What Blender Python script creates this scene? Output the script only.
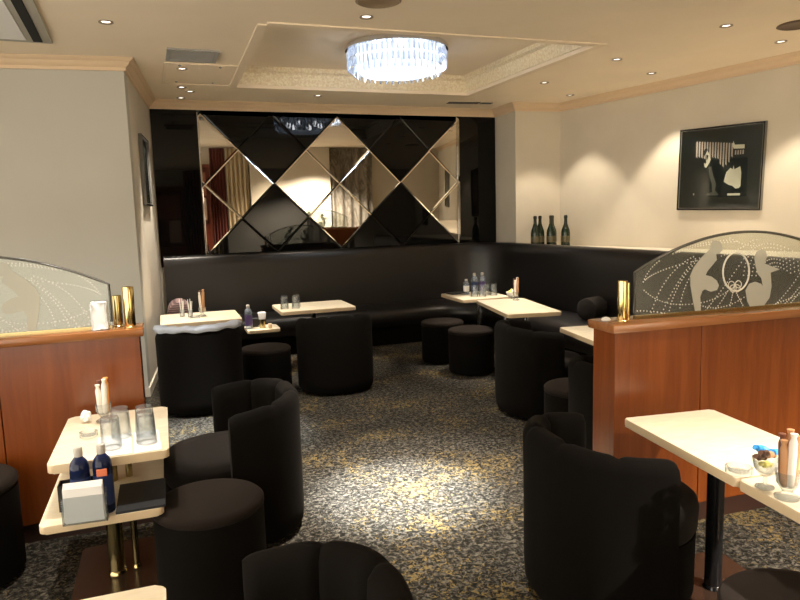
import bpy, bmesh, math, random
from math import sin, cos, pi, radians
from mathutils import Vector, Matrix
random.seed(7)
for o in list(bpy.data.objects): bpy.data.objects.remove(o)
S = bpy.context.scene; C = S.collection

# ---------------------------------------------------------------- camera
PITCH, ROLL, YAW, FPX = radians(7.25), radians(-1.67), radians(19.6), 660.0
fw = Vector((sin(YAW)*cos(PITCH), cos(YAW)*cos(PITCH), -sin(PITCH)))
r0 = Vector((cos(YAW), -sin(YAW), 0)); u0 = r0.cross(fw)
rt = r0*cos(ROLL) + u0*sin(ROLL); up = -r0*sin(ROLL) + u0*cos(ROLL)
cd = bpy.data.cameras.new('camera'); cam = bpy.data.objects.new('camera', cd); C.objects.link(cam)
M4 = Matrix((rt, up, -fw)).transposed().to_4x4(); M4.translation = Vector((0, 0, 1.5)); cam.matrix_world = M4
cd.sensor_fit = 'HORIZONTAL'; cd.sensor_width = 36.0; cd.lens = 36.0*FPX/800.0; cd.clip_start = .05
S.camera = cam
# ---------------------------------------------------------------- world, exposure
w = bpy.data.worlds.new('world'); S.world = w; w.use_nodes = True
w.node_tree.nodes['Background'].inputs[0].default_value = (1.0, .90, .74, 1); w.node_tree.nodes['Background'].inputs[1].default_value = 2.0  # added warm fill light, entering through the room's open left and rear
S.view_settings.view_transform = 'Standard'; S.view_settings.look = 'None'
S.view_settings.exposure = 0.9; S.view_settings.gamma = 1.0; S.view_settings.use_curve_mapping = False
WARM = (1.0, .86, .68); NEUT = (1.0, .90, .78); COOL = (.93, .97, 1.0)
CEIL = 2.84
# (x, y, watts, cone degrees, blend, colour, target or None)
SPOTS = [
 (1.14, 3.25, 2900, 24, 1.0, COOL, None), (1.20, 3.20, 800, 48, 1.0, NEUT, None),          # pool of light on the open carpet
 (-.25, 3.10, 130, 38, .6, NEUT, None),            # left front table
 (.30, 6.40, 85, 40, .5, NEUT, None), (1.42, 6.50, 130, 34, .5, NEUT, None),
 (3.20, 5.70, 180, 44, .5, NEUT, None), (2.98, 4.00, 110, 34, .5, NEUT, None),
 (1.98, 1.80, 130, 42, .8, NEUT, None), (-.30, 1.40, 90, 40, .6, NEUT, None),
 (.25, 4.60, 1100, 32, .9, COOL, None),
 (4.80, 5.60, 60, 80, .35, WARM, None), (4.98, 4.26, 60, 80, .35, WARM, None), (4.45, 6.76, 40, 80, .35, WARM, None),
 (.28, 7.30, 30, 70, .6, WARM, None), (.16, 7.0, 160, 60, .5, NEUT, None), (1.72, 7.30, 16, 60, .6, WARM, None),
 (3.87, 6.30, 25, 60, .6, WARM, None), (3.90, 5.11, 25, 60, .6, WARM, None), (4.07, 4.00, 25, 60, .6, WARM, None),
 (-.55, 4.40, 70, 110, .9, COOL, None), (-1.8, 4.60, 50, 110, .9, COOL, None),
 (1.45, 4.44, 170, 70, .9, NEUT, None),
 (2.60, 1.70, 35, 70, .7, WARM, None), (5.6, 2.4, 50, 80, .5, WARM, None),
 (2.2, -1.0, 200, 100, .6, WARM, None), (3.25, -.7, 1300, 120, .6, NEUT, None), (.6, -.8, 30, 80, .6, WARM, None),
 (6.0, -.6, 60, 90, .6, NEUT, None),
]

# ---------------------------------------------------------------- materials
def mat(name, col, rough=.5, metal=0, **kw):
    m = bpy.data.materials.new(name); m.use_nodes = True
    b = m.node_tree.nodes['Principled BSDF']
    b.inputs['Base Color'].default_value = (*col, 1); b.inputs['Roughness'].default_value = rough; b.inputs['Metallic'].default_value = metal
    for k, v in kw.items():
        b.inputs[k.replace('_', ' ')].default_value = v
    return m
def nd(m, t, **kw):
    n = m.node_tree.nodes.new(t)
    for k, v in kw.items(): setattr(n, k, v)
    return n
def lk(m, a, b): m.node_tree.links.new(a, b)
def bs(m): return m.node_tree.nodes['Principled BSDF']
def noise(m, scale, detail=4, rough=.6, stretch=(1, 1, 1), dist=0.0):
    tc = nd(m, 'ShaderNodeTexCoord'); mp = nd(m, 'ShaderNodeMapping'); mp.inputs['Scale'].default_value = stretch
    n = nd(m, 'ShaderNodeTexNoise'); n.inputs['Scale'].default_value = scale; n.inputs['Detail'].default_value = detail
    n.inputs['Roughness'].default_value = rough; n.inputs['Distortion'].default_value = dist
    lk(m, tc.outputs['Object'], mp.inputs[0]); lk(m, mp.outputs[0], n.inputs['Vector']); return n
def ramp(m, src, stops, const=False):
    r = nd(m, 'ShaderNodeValToRGB'); e = r.color_ramp.elements
    if const: r.color_ramp.interpolation = 'CONSTANT'
    e[0].position, e[0].color = stops[0][0], (*stops[0][1], 1)
    e[1].position, e[1].color = stops[-1][0], (*stops[-1][1], 1)
    for p, c in stops[1:-1]:
        x = e.new(p); x.color = (*c, 1)
    lk(m, src, r.inputs[0]); return r
def bump(m, src, strength=.3, dist=.01):
    b = nd(m, 'ShaderNodeBump'); b.inputs['Strength'].default_value = strength; b.inputs['Distance'].default_value = dist
    lk(m, src, b.inputs['Height']); lk(m, b.outputs[0], bs(m).inputs['Normal'])
def mixc(m, fac, a, b):
    x = nd(m, 'ShaderNodeMix', data_type='RGBA'); lk(m, fac, x.inputs[0]); lk(m, a, x.inputs[6]); lk(m, b, x.inputs[7]); return x

def wall_mat(name, c, var=.06, sc=1.6):
    m = mat(name, c, .75); n = noise(m, sc, 3, .5)
    r = ramp(m, n.outputs[0], [(.3, tuple(v*(1-var) for v in c)), (.7, tuple(min(1, v*(1+var)) for v in c))])
    lk(m, r.outputs[0], bs(m).inputs['Base Color']); n2 = noise(m, 60, 3); bump(m, n2.outputs[0], .08, .004); return m
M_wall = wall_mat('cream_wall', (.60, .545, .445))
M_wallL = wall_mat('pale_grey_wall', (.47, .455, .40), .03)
M_ceil = wall_mat('ceiling_paint', (.92, .79, .61), .03)
M_crown = mat('crown_moulding_paint', (.68, .51, .33), .45)
M_tray = wall_mat('tray_paint', (.86, .73, .56), .03)
def orn():
    m = mat('ornament_plaster', (.72, .60, .40), .4)
    n = noise(m, 45, 3, .6); r = ramp(m, n.outputs[0], [(.4, (.76, .62, .40)), (.6, (.90, .80, .58))])
    lk(m, r.outputs[0], bs(m).inputs['Base Color']); bump(m, n.outputs[0], .35, .01); return m
M_orn = orn()
def carpet():
    m = mat('mottled_carpet', (.2, .2, .2), .95)
    n1 = noise(m, 44, 5, .75, (1, 1.05, 1), .8)
    base = ramp(m, n1.outputs[0], [(.0, (.005, .004, .003)), (.45, (.008, .007, .005)), (.52, (.030, .027, .022)), (.60, (.095, .085, .066)), (1, (.17, .15, .115))])
    n2 = noise(m, 34, 4, .7, (1.1, 1, 1), 1.2)
    n3 = noise(m, 2.2, 2, .5)
    add = nd(m, 'ShaderNodeMath', operation='MULTIPLY_ADD'); lk(m, n3.outputs[0], add.inputs[0]); add.inputs[1].default_value = .55; lk(m, n2.outputs[0], add.inputs[2])
    f = ramp(m, add.outputs[0], [(.0, (0, 0, 0)), (.87, (0, 0, 0)), (.90, (1, 1, 1)), (1, (1, 1, 1))])
    tan = nd(m, 'ShaderNodeRGB'); tan.outputs[0].default_value = (.14, .10, .038, 1)
    x = mixc(m, f.outputs[0], base.outputs[0], tan.outputs[0])
    lk(m, x.outputs[2], bs(m).inputs['Base Color']); bump(m, n1.outputs[0], .8, .012); bs(m).inputs['Specular IOR Level'].default_value = .1
    return m
M_carpet = carpet()
def wood(name, c1, c2, rough=.25, horiz=False):
    m = mat(name, c1, rough); n = noise(m, 3.0, 5, .6, (6, 6, .5) if not horiz else (.5, 6, 6), .6)
    r = ramp(m, n.outputs[0], [(.3, c1), (.7, c2)]); lk(m, r.outputs[0], bs(m).inputs['Base Color'])
    bs(m).inputs['Coat Weight'].default_value = .25; bs(m).inputs['Coat Roughness'].default_value = .25; return m
M_wood = wood('cherry_wood', (.135, .030, .0045), (.20, .050, .008))
M_cap = wood('cherry_wood_cap', (.22, .08, .025), (.30, .12, .04), .18, True)
M_dwood = wood('dark_red_wood', (.10, .022, .012), (.16, .035, .018))
M_kick = mat('dark_kickboard', (.03, .012, .008), .4)
def fabric(name, c, sheen=.25, rough=.9, rib=False):
    m = mat(name, c, rough); bs(m).inputs['Sheen Weight'].default_value = sheen; bs(m).inputs['Sheen Roughness'].default_value = .5
    bs(m).inputs['Sheen Tint'].default_value = (.9, .8, .7, 1); bs(m).inputs['Specular IOR Level'].default_value = .07
    n = noise(m, 260 if not rib else 120, 2, .5, (1, 1, 1) if not rib else (.3, .3, 3)); bump(m, n.outputs[0], .25, .002)
    return m
M_black = fabric('black_velour', (.0038, .0030, .0023), .012)
M_seat = fabric('charcoal_seat_velour', (.016, .0135, .012), .04)
M_stool = fabric('brown_black_stool_top', (.0135, .0098, .008), .04)
M_leather = mat('black_leather', (.007, .006, .006), .34); _n = noise(M_leather, 90, 3, .5); bump(M_leather, _n.outputs[0], .15, .002)
M_table = mat('cream_laminate', (.78, .68, .50), .28); _n = noise(M_table, 14, 4, .6, (1, 3, 1))
_r = ramp(M_table, _n.outputs[0], [(.35, (.70, .61, .44)), (.65, (.78, .69, .52))]); lk(M_table, _r.outputs[0], bs(M_table).inputs['Base Color'])
M_tedge = mat('beige_edge_band', (.66, .52, .34), .35)
M_blackgloss = mat('gloss_black_metal', (.008, .008, .009), .12, 0)
M_brass = mat('polished_brass', (.83, .62, .26), .14, 1)
M_oldbrass = mat('aged_brass', (.48, .40, .20), .22, 1)
M_bronze = mat('dark_bronze_plate', (.05, .028, .018), .2, .3)
M_chrome = mat('chrome', (.75, .75, .77), .12, 1)
M_mirror = mat('smoked_mirror', (.62, .59, .54), .015, 1)
M_bevel = mat('mirror_bevel', (.95, .92, .86), .08, 1)
M_bglass = mat('black_glass', (.003, .003, .003), .02); bs(M_bglass).inputs['Specular IOR Level'].default_value = .24
M_white = mat('white_plastic', (.8, .8, .8), .4)
M_paper = mat('white_paper', (.86, .86, .86), .8)
M_towel = mat('pale_towel', (.42, .44, .48), .9)
M_crumple = mat('white_tissue', (.80, .83, .85), .7)
M_grey = mat('grey_metal', (.36, .35, .33), .5)
M_vent = mat('dark_vent', (.05, .045, .04), .6)
M_ventb = mat('bronze_disc', (.30, .22, .14), .45)
M_dark = mat('matt_black_plastic', (.01, .01, .011), .45)
M_menu = mat('black_leatherette', (.012, .014, .018), .5)
def archglass(name, tint, gloss_rough=.02, frost=0.0, frostcol=(.6, .62, .58), edge=None):
    m = bpy.data.materials.new(name); m.use_nodes = True; nt = m.node_tree; nt.nodes.clear()
    out = nt.nodes.new('ShaderNodeOutputMaterial'); tr = nt.nodes.new('ShaderNodeBsdfTransparent'); tr.inputs[0].default_value = (*tint, 1)
    gl = nt.nodes.new('ShaderNodeBsdfGlossy'); gl.inputs['Roughness'].default_value = gloss_rough
    lw = nt.nodes.new('ShaderNodeLayerWeight'); pw = nt.nodes.new('ShaderNodeMath'); pw.operation = 'POWER'; pw.inputs[1].default_value = 3.0
    fr = nt.nodes.new('ShaderNodeMath'); fr.operation = 'MULTIPLY_ADD'; fr.inputs[1].default_value = .8; fr.inputs[2].default_value = .045
    nt.links.new(lw.outputs['Facing'], pw.inputs[0]); nt.links.new(pw.outputs[0], fr.inputs[0])
    mx = nt.nodes.new('ShaderNodeMixShader'); nt.links.new(fr.outputs[0], mx.inputs[0]); nt.links.new(tr.outputs[0], mx.inputs[1]); nt.links.new(gl.outputs[0], mx.inputs[2])
    if edge:
        p2 = nt.nodes.new('ShaderNodeMath'); p2.operation = 'POWER'; p2.inputs[1].default_value = 1.6; nt.links.new(lw.outputs['Facing'], p2.inputs[0])
        mc = nt.nodes.new('ShaderNodeMix'); mc.data_type = 'RGBA'; nt.links.new(p2.outputs[0], mc.inputs[0]); mc.inputs[6].default_value = (*tint, 1); mc.inputs[7].default_value = (*edge, 1); nt.links.new(mc.outputs[2], tr.inputs[0])
    last = mx
    if frost:
        df = nt.nodes.new('ShaderNodeBsdfDiffuse'); df.inputs[0].default_value = (*frostcol, 1)
        m2 = nt.nodes.new('ShaderNodeMixShader'); m2.inputs[0].default_value = frost
        nt.links.new(mx.outputs[0], m2.inputs[1]); nt.links.new(df.outputs[0], m2.inputs[2]); last = m2
    nt.links.new(last.outputs[0], out.inputs[0]); return m
M_glass = archglass('clear_glass', (.93, .96, .94))
M_pane = archglass('etched_pane_glass', (.93, .95, .92), .02, .05, (.50, .52, .47))
M_frost = archglass('frosted_etching', (.8, .82, .78), .3, .55, (.62, .61, .54))
M_frost2 = archglass('frosted_dots', (.8, .82, .78), .3, .85, (.78, .76, .68))
M_edge = mat('glass_edge', (.10, .10, .09), .2)
M_tumbler = archglass('tumbler_glass', (.93, .945, .95), .04, .05, (.75, .78, .80), (.42, .45, .46))
M_bottleglass = mat('champagne_glass', (.010, .022, .010), .08)
M_foil = mat('dark_foil', (.03, .035, .025), .3, .6)
M_blue = archglass('blue_bottle', (.06, .10, .30), .06, .35, (.015, .03, .11))
M_clearb = archglass('clear_bottle', (.75, .82, .90), .06, .25, (.55, .62, .72))
M_lab_r = mat('orange_label', (.70, .18, .08), .5)
M_lab_p = mat('violet_label', (.10, .06, .20), .5)
M_gold = mat('dull_gold_label', (.10, .085, .045), .4, .3)
M_snack = mat('brown_snack_wrap', (.50, .26, .12), .4)
M_snackd = mat('dark_snack', (.14, .05, .03), .4)
M_orange = mat('orange_snack', (.80, .35, .06), .4)
M_bluefoil = mat('blue_wrapper', (.05, .35, .80), .3)
M_yel = mat('yellow_wrapper', (.75, .65, .15), .4)
M_choc = mat('chocolate_wrapper', (.12, .06, .04), .4)
M_cushion = mat('striped_cushion', (.20, .12, .12), .85)
_w = nd(M_cushion, 'ShaderNodeTexWave', wave_type='BANDS', bands_direction='Z'); _w.inputs['Scale'].default_value = 14
_tc = nd(M_cushion, 'ShaderNodeTexCoord'); lk(M_cushion, _tc.outputs['Object'], _w.inputs[0])
_r = ramp(M_cushion, _w.outputs[0], [(.3, (.10, .06, .06)), (.7, (.26, .17, .16))]); lk(M_cushion, _r.outputs[0], bs(M_cushion).inputs['Base Color'])
def emis(name, col, s):
    m = mat(name, col, .4); bs(m).inputs['Emission Color'].default_value = (*col, 1); bs(m).inputs['Emission Strength'].default_value = s; return m
def diffuser():
    m = bpy.data.materials.new('frosted_diffuser'); m.use_nodes = True; nt = m.node_tree; nt.nodes.clear()
    out = nt.nodes.new('ShaderNodeOutputMaterial'); t = nt.nodes.new('ShaderNodeBsdfTranslucent'); t.inputs[0].default_value = (.22, .25, .29, 1)
    tr = nt.nodes.new('ShaderNodeBsdfTransparent'); a = nt.nodes.new('ShaderNodeMixShader'); a.inputs[0].default_value = .3
    nt.links.new(t.outputs[0], a.inputs[1]); nt.links.new(tr.outputs[0], a.inputs[2]); nt.links.new(a.outputs[0], out.inputs[0]); return m
M_core = diffuser()
M_bulb = emis('downlight_bulb', (1.0, .93, .82), 1.6)
def crystal():
    m = bpy.data.materials.new('crystal'); m.use_nodes = True; nt = m.node_tree; nt.nodes.clear()
    out = nt.nodes.new('ShaderNodeOutputMaterial'); g = nt.nodes.new('ShaderNodeBsdfGlossy'); g.inputs['Roughness'].default_value = .08; g.inputs[0].default_value = (.85, .9, 1, 1)
    t = nt.nodes.new('ShaderNodeBsdfTranslucent'); t.inputs[0].default_value = (.50, .56, .66, 1); tr = nt.nodes.new('ShaderNodeBsdfTransparent')
    a = nt.nodes.new('ShaderNodeMixShader'); a.inputs[0].default_value = .35; b = nt.nodes.new('ShaderNodeMixShader'); b.inputs[0].default_value = .35
    nt.links.new(t.outputs[0], a.inputs[1]); nt.links.new(g.outputs[0], a.inputs[2]); nt.links.new(a.outputs[0], b.inputs[1]); nt.links.new(tr.outputs[0], b.inputs[2])
    nt.links.new(b.outputs[0], out.inputs[0]); return m
M_crystal = crystal()
def curtain_mat(name, c1, c2, sc):
    m = mat(name, c1, .9); n = noise(m, sc, 4, .6, (1, 1, .35), 2.5); r = ramp(m, n.outputs[0], [(.42, c1), (.5, c2), (.58, c1)])
    lk(m, r.outputs[0], bs(m).inputs['Base Color']); return m
M_curt = curtain_mat('grey_patterned_curtain', (.30, .27, .22), (.14, .12, .09), 2.2)
M_curtb = mat('beige_curtain', (.55, .45, .30), .9)
M_curtr = mat('dark_red_curtain', (.12, .025, .018), .8)

# ---------------------------------------------------------------- mesh helpers
def obj(name, bm, m, parent=None, smooth=35, loc=None, mats=None):
    me = bpy.data.meshes.new(name); bmesh.ops.recalc_face_normals(bm, faces=bm.faces[:]); bm.to_mesh(me); bm.free()
    for mm in (mats or [m]): me.materials.append(mm)
    if smooth:
        for p in me.polygons: p.use_smooth = True
        me.set_sharp_from_angle(angle=radians(smooth))
    o = bpy.data.objects.new(name, me); C.objects.link(o)
    if parent: o.parent = parent
    if loc: o.location = loc
    return o
def thing(name, label, cat, loc=(0, 0, 0), rz=0, group=None):
    o = bpy.data.objects.new(name, None); C.objects.link(o); o.location = loc; o.rotation_euler = (0, 0, rz)
    o.empty_display_size = .1; o['label'] = label; o['category'] = cat
    if group: o['group'] = group
    return o
def tag(o, label, cat, group=None):
    o['label'] = label; o['category'] = cat
    if group: o['group'] = group
    return o
def struct(name, bm, m, **k):
    o = obj(name, bm, m, **k); o['kind'] = 'structure'; return o
def tree(o, parent=None):
    c = o.copy(); C.objects.link(c); c.parent = parent
    for ch in list(o.children): tree(ch, c)
    return c
def dup(root, loc, rz, label, group=None):
    c = tree(root); c.location = loc; c.rotation_euler = (0, 0, rz); c['label'] = label
    if group: c['group'] = group
    return c
def B(): return bmesh.new()
def box(bm, x0, x1, y0, y1, z0, z1, r=0, seg=2, mi=0, rot=None):
    ret = bmesh.ops.create_cube(bm, size=1); vs = ret['verts']
    for v in vs: v.co = Vector(((x0+x1)/2+v.co.x*(x1-x0), (y0+y1)/2+v.co.y*(y1-y0), (z0+z1)/2+v.co.z*(z1-z0)))
    fs = list({f for v in vs for f in v.link_faces})
    if r:
        es = list({e for v in vs for e in v.link_edges})
        rr = bmesh.ops.bevel(bm, geom=es, offset=r, segments=seg, profile=.5, affect='EDGES'); fs = list({f for f in rr['faces']} | {f for f in fs if f.is_valid})
        vs = list({v for f in fs for v in f.verts})
    for f in fs: f.material_index = mi
    if rot is not None:
        for v in vs: v.co = rot @ v.co
    return vs
def prism(bm, pts, z0, z1, r=0, seg=2, mi=0):
    b = [bm.verts.new((x, y, z0)) for x, y in pts]; t = [bm.verts.new((x, y, z1)) for x, y in pts]; n = len(pts)
    fs = [bm.faces.new(b[::-1]), bm.faces.new(t)]
    for i in range(n): fs.append(bm.faces.new((b[i], b[(i+1) % n], t[(i+1) % n], t[i])))
    for f in fs: f.material_index = mi
    if r:
        es = list(set(fs[0].edges) | set(fs[1].edges))
        bmesh.ops.bevel(bm, geom=es, offset=r, segments=seg, profile=.5, affect='EDGES')
def lathe(bm, prof, n=24, cx=0, cy=0, cz=0, mi=0, cap=True):
    rings = []
    for r, z in prof:
        rings.append([bm.verts.new((cx+max(r, 1e-4)*cos(2*pi*i/n), cy+max(r, 1e-4)*sin(2*pi*i/n), cz+z)) for i in range(n)])
    for a, b in zip(rings, rings[1:]):
        for i in range(n): bm.faces.new((a[i], a[(i+1) % n], b[(i+1) % n], b[i])).material_index = mi
    if cap:
        bm.faces.new(rings[0][::-1]).material_index = mi; bm.faces.new(rings[-1]).material_index = mi
    return rings
def tube(bm, pts, r, n=8, mi=0, closed=False):
    pts = [Vector(p) for p in pts]; rings = []; N = len(pts)
    for i, p in enumerate(pts):
        if closed: d = pts[(i+1) % N]-pts[i-1]
        else: d = pts[min(i+1, N-1)]-pts[max(i-1, 0)]
        d.normalize(); a = d.orthogonal().normalized() if abs(d.z) < .99 else Vector((1, 0, 0))
        if abs(d.z) < .99: a = Vector((0, 0, 1)).cross(d).normalized()
        b = d.cross(a); rr = r[i] if isinstance(r, (list, tuple)) else r
        rings.append([bm.verts.new(p+a*rr*cos(2*pi*k/n)+b*rr*sin(2*pi*k/n)) for k in range(n)])
    pr = list(zip(rings, rings[1:])) + ([(rings[-1], rings[0])] if closed else [])
    for a, b in pr:
        for k in range(n): bm.faces.new((a[k], a[(k+1) % n], b[(k+1) % n], b[k])).material_index = mi
    if not closed: bm.faces.new(rings[0][::-1]); bm.faces.new(rings[-1])
def sweep(bm, path, prof, closed_prof=True):
    """path: [(x, y)], prof: [(offset to the left of travel, z)] -> mitred moulding"""
    P = [Vector((x, y)) for x, y in path]; rings = []
    for i, p in enumerate(P):
        d0 = (P[i]-P[i-1]).normalized() if i else None; d1 = (P[i+1]-P[i]).normalized() if i < len(P)-1 else None
        d0 = d0 or d1; d1 = d1 or d0
        n0 = Vector((-d0.y, d0.x)); n1 = Vector((-d1.y, d1.x)); n = (n0+n1).normalized(); n = n/max(.3, n.dot(n0))
        rings.append([bm.verts.new((p.x+n.x*o, p.y+n.y*o, z)) for o, z in prof])
    m = len(prof)
    for a, b in zip(rings, rings[1:]):
        for k in range(m): bm.faces.new((a[k], a[(k+1) % m], b[(k+1) % m], b[k]))
    bm.faces.new(rings[0][::-1]); bm.faces.new(rings[-1])
def rrect(w, d, r, n=5, cx=0, cy=0):
    pts = []
    for k, (sx, sy) in enumerate(((1, 1), (-1, 1), (-1, -1), (1, -1))):
        for i in range(n+1):
            a = pi/2*k + pi/2*i/n; pts.append((cx+sx*(w/2-r)+r*cos(a), cy+sy*(d/2-r)+r*sin(a)))
    return pts

# ================================================================ THE SETTING
# plan of the walls
LW = [(-3.2, 6.34), (-.20, 6.04)]              # frontal left wall
LS = [(-.199, 6.055), (-.04, 7.94)]              # left side wall
MY = 7.94
RWa, RWb = (4.84, 7.36), (6.98, -2.3)          # right wall
def slabwall(name, a, b, z0, z1, m, side=1, th=.15):
    a = Vector(a); b = Vector(b); d = (b-a).normalized(); n = Vector((-d.y, d.x))*side*th
    bm = B(); prism(bm, [tuple(a), tuple(b), tuple(b+n), tuple(a+n)], z0, z1); return struct(name, bm, m, smooth=0)
bm = B(); box(bm, -3.4, 7.4, -2.5, 8.3, -.1, 0); struct('floor', bm, M_carpet, smooth=0)
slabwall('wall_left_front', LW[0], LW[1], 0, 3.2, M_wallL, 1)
slabwall('wall_left_side', LS[0], LS[1], 0, 3.2, M_wall, 1)
bm = B(); box(bm, -.2, 4.22, MY, MY+.15, 0, 3.2); struct('wall_back', bm, M_wall, smooth=0)
bm = B(); prism(bm, [(4.22, 8.09), (4.22, 7.40), (4.84, 7.36), (5.0, 7.36), (5.0, 8.09)], 0, 3.2); struct('wall_back_pier', bm, M_wall, smooth=0)
slabwall('wall_right', RWa, RWb, 0, 3.2, M_wall, 1)
# walls stop short at left and rear: added opening for world fill light
bm = B(); box(bm, -3.35, -3.2, 4.6, 6.5, 0, 3.2); struct('wall_left', bm, M_wall, smooth=0)
bm = B(); box(bm, -.4, 7.2, -2.45, -2.3, 0, 3.2); struct('wall_rear', bm, M_wall, smooth=0)
# ceiling with its recessed tray
cx0, cx1, cy0, cy1, TZ = .78, 3.42, 4.72, 6.98, 3.03
bm = B()
cor = [(cx0, cy0+.05), (cx1+.03, cy0), (cx1-.05, cy1), (cx0+.02, cy1+.02)]
outer = [(-3.4, -2.5), (7.4, -2.5), (7.4, 8.2), (-3.4, 8.2)]
for z in (CEIL, CEIL+.19):
    ov = [bm.verts.new((x, y, z)) for x, y in outer]; iv = [bm.verts.new((x, y, z)) for x, y in cor]
    for i in range(4): bm.faces.new((ov[i], ov[(i+1) % 4], iv[(i+1) % 4], iv[i]))
    if z == CEIL: lo = (ov, iv)
for grp, g2 in ((lo[0], ov), (lo[1], iv)):
    for i in range(4): bm.faces.new((grp[i], grp[(i+1) % 4], g2[(i+1) % 4], g2[i]))
struct('ceiling', bm, M_ceil, smooth=0)
bm = B(); box(bm, cx0-.1, cx1+.15, cy0-.1, cy1+.1, TZ, TZ+.08); struct('ceiling_tray', bm, M_tray, smooth=0)
# ornamental band round the inside of the tray
path = cor + [cor[0]]
bm = B(); sweep(bm, cor + [cor[0]], [(0, CEIL+.02), (.03, CEIL+.02), (.035, CEIL+.05), (.06, TZ-.06), (.09, TZ-.04), (.09, TZ), (0, TZ)])
struct('trim_1', bm, M_orn, smooth=30)
bm = B(); sweep(bm, [(x, y) for x, y in path], [(-.06, CEIL-.012), (.012, CEIL-.012), (.012, CEIL+.02), (-.0, CEIL+.02), (-.0, CEIL-.001), (-.06, CEIL-.001)])
struct('trim_2', bm, M_tray, smooth=30)
# crown moulding
crown = [(0, CEIL-.095), (-.02, CEIL-.095), (-.022, CEIL-.07), (-.05, CEIL-.045), (-.055, CEIL-.03), (-.085, CEIL-.012), (-.09, CEIL), (0, CEIL)]
bm = B(); sweep(bm, [LW[0], LW[1], (-.04, MY), (4.22, MY), (4.22, 7.40), RWa, RWb], crown); struct('trim_3', bm, M_crown, smooth=40)
# baseboard
bb = [(0, 0), (-.015, 0), (-.015, .08), (0, .08)]
bm = B(); sweep(bm, [LW[0], LW[1], (-.04, MY)], bb); struct('baseboard_left', bm, M_wall, smooth=0)
# beige ledge between the banquette and the right-hand wall
bm = B(); prism(bm, [(4.285, 7.39), (4.84, 7.355), (5.93, 2.40), (4.285, 2.40)], 0, 1.07); struct('trim_4', bm, M_wall, smooth=0)
# rear of the room (seen in the mirrors): a wood surround, curtains, a lit projecting wall
bm = B(); box(bm, 1.62, 3.72, -2.3, -1.9, 0, CEIL); struct('wall_rear_pier', bm, M_wall, smooth=0)

def curtain(name, x0, x1, y, z0, z1, m, label, waves=7, amp=.05):
    bm = B(); N = waves*10; f = []; k = []
    for i in range(N+1):
        t = i/N; x = x0+(x1-x0)*t; dy = amp*sin(2*pi*waves*t)
        f.append([bm.verts.new((x, y+dy+.004, z)) for z in (z0, z1)]); k.append([bm.verts.new((x, y+dy-.004, z)) for z in (z0, z1)])
    for i in range(N):
        bm.faces.new((f[i][0], f[i+1][0], f[i+1][1], f[i][1])); bm.faces.new((k[i+1][0], k[i][0], k[i][1], k[i+1][1]))
        bm.faces.new((f[i][1], f[i+1][1], k[i+1][1], k[i][1])); bm.faces.new((k[i][0], k[i+1][0], f[i+1][0], f[i][0]))
    bm.faces.new((f[0][0], f[0][1], k[0][1], k[0][0])); bm.faces.new((f[N][1], f[N][0], k[N][0], k[N][1]))
    return tag(obj(name, bm, m, smooth=60), label, 'curtain')
curtain('curtain', 1.02, 1.58, -2.12, .02, CEIL-.03, M_curtb, 'beige pleated curtain reflected beside the dark red one in the mirror', 5)
curtain('curtain', .62, 1.00, -2.12, .02, CEIL-.03, M_curtr, 'dark red narrow curtain reflected at the left of the mirror', 5, .03)
curtain('curtain', 3.76, 4.95, -2.14, .02, CEIL-.03, M_curt, 'grey swirl-patterned curtain reflected in the middle of the mirror', 5, .04)

# dark wood cabinet with a lit pink panel, far behind the camera
t = thing('display_cabinet', 'dark red wood cabinet with pale panel reflected at mirror left', 'cabinet', (.1, -2.02, 0))
bm = B(); box(bm, -.5, .5, -.26, -.22, 0, 2.4); box(bm, -.5, -.44, -.22, .14, 0, 2.4); box(bm, .44, .5, -.22, .14, 0, 2.4); box(bm, -.44, .44, -.22, .14, 2.3, 2.4); box(bm, -.44, .44, -.22, .14, 0, .9)
obj('cabinet_body', bm, M_dwood, t, 0)
bm = B(); box(bm, -.40, .40, -.2, -.17, 1.6, 2.2); obj('upper_panel', bm, mat('orange_brown_panel', (.38, .14, .07), .5), t, 0)
bm = B(); box(bm, .1, .38, -.2, -.15, .98, 1.55); obj('notice_board', bm, mat('pale_pink_panel', (.75, .52, .40), .6), t, 0)

# ================================================================ MIRROR WALL
mir = thing('mirror_wall_panel', 'large diamond-pattern wall panel of smoked mirror and black glass above the banquette', 'mirror', (0, MY, 0))
zc, hh, ua = 1.92, .79, .79; X0 = .50
def u2(u, v): return (X0+u*ua, zc+v*hh)
def clip(poly, f):
    out = []
    for i in range(len(poly)):
        a, b = poly[i-1], poly[i]; fa, fb = f(a), f(b)
        if (fa >= 0) != (fb >= 0):
            s = fa/(fa-fb); out.append((a[0]+(b[0]-a[0])*s, a[1]+(b[1]-a[1])*s))
        if fb >= 0: out.append(b)
    return out
def area(p): return .5*sum(p[i-1][0]*p[i][1]-p[i][0]*p[i-1][1] for i in range(len(p)))
def inset(p, d):
    n = len(p); out = []
    for i in range(n):
        a, b, c = Vector(p[i-1]), Vector(p[i]), Vector(p[(i+1) % n])
        e0 = (b-a).normalized(); e1 = (c-b).normalized(); n0 = Vector((-e0.y, e0.x)); n1 = Vector((-e1.y, e1.x))
        m = n0+n1; m = m/max(.15, m.dot(n0)); q = b+m*d; out.append((q.x, q.y))
    return out
TY, TP = radians(1.9), radians(1.6)     # the clear tiles are hung a touch out of true
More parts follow.
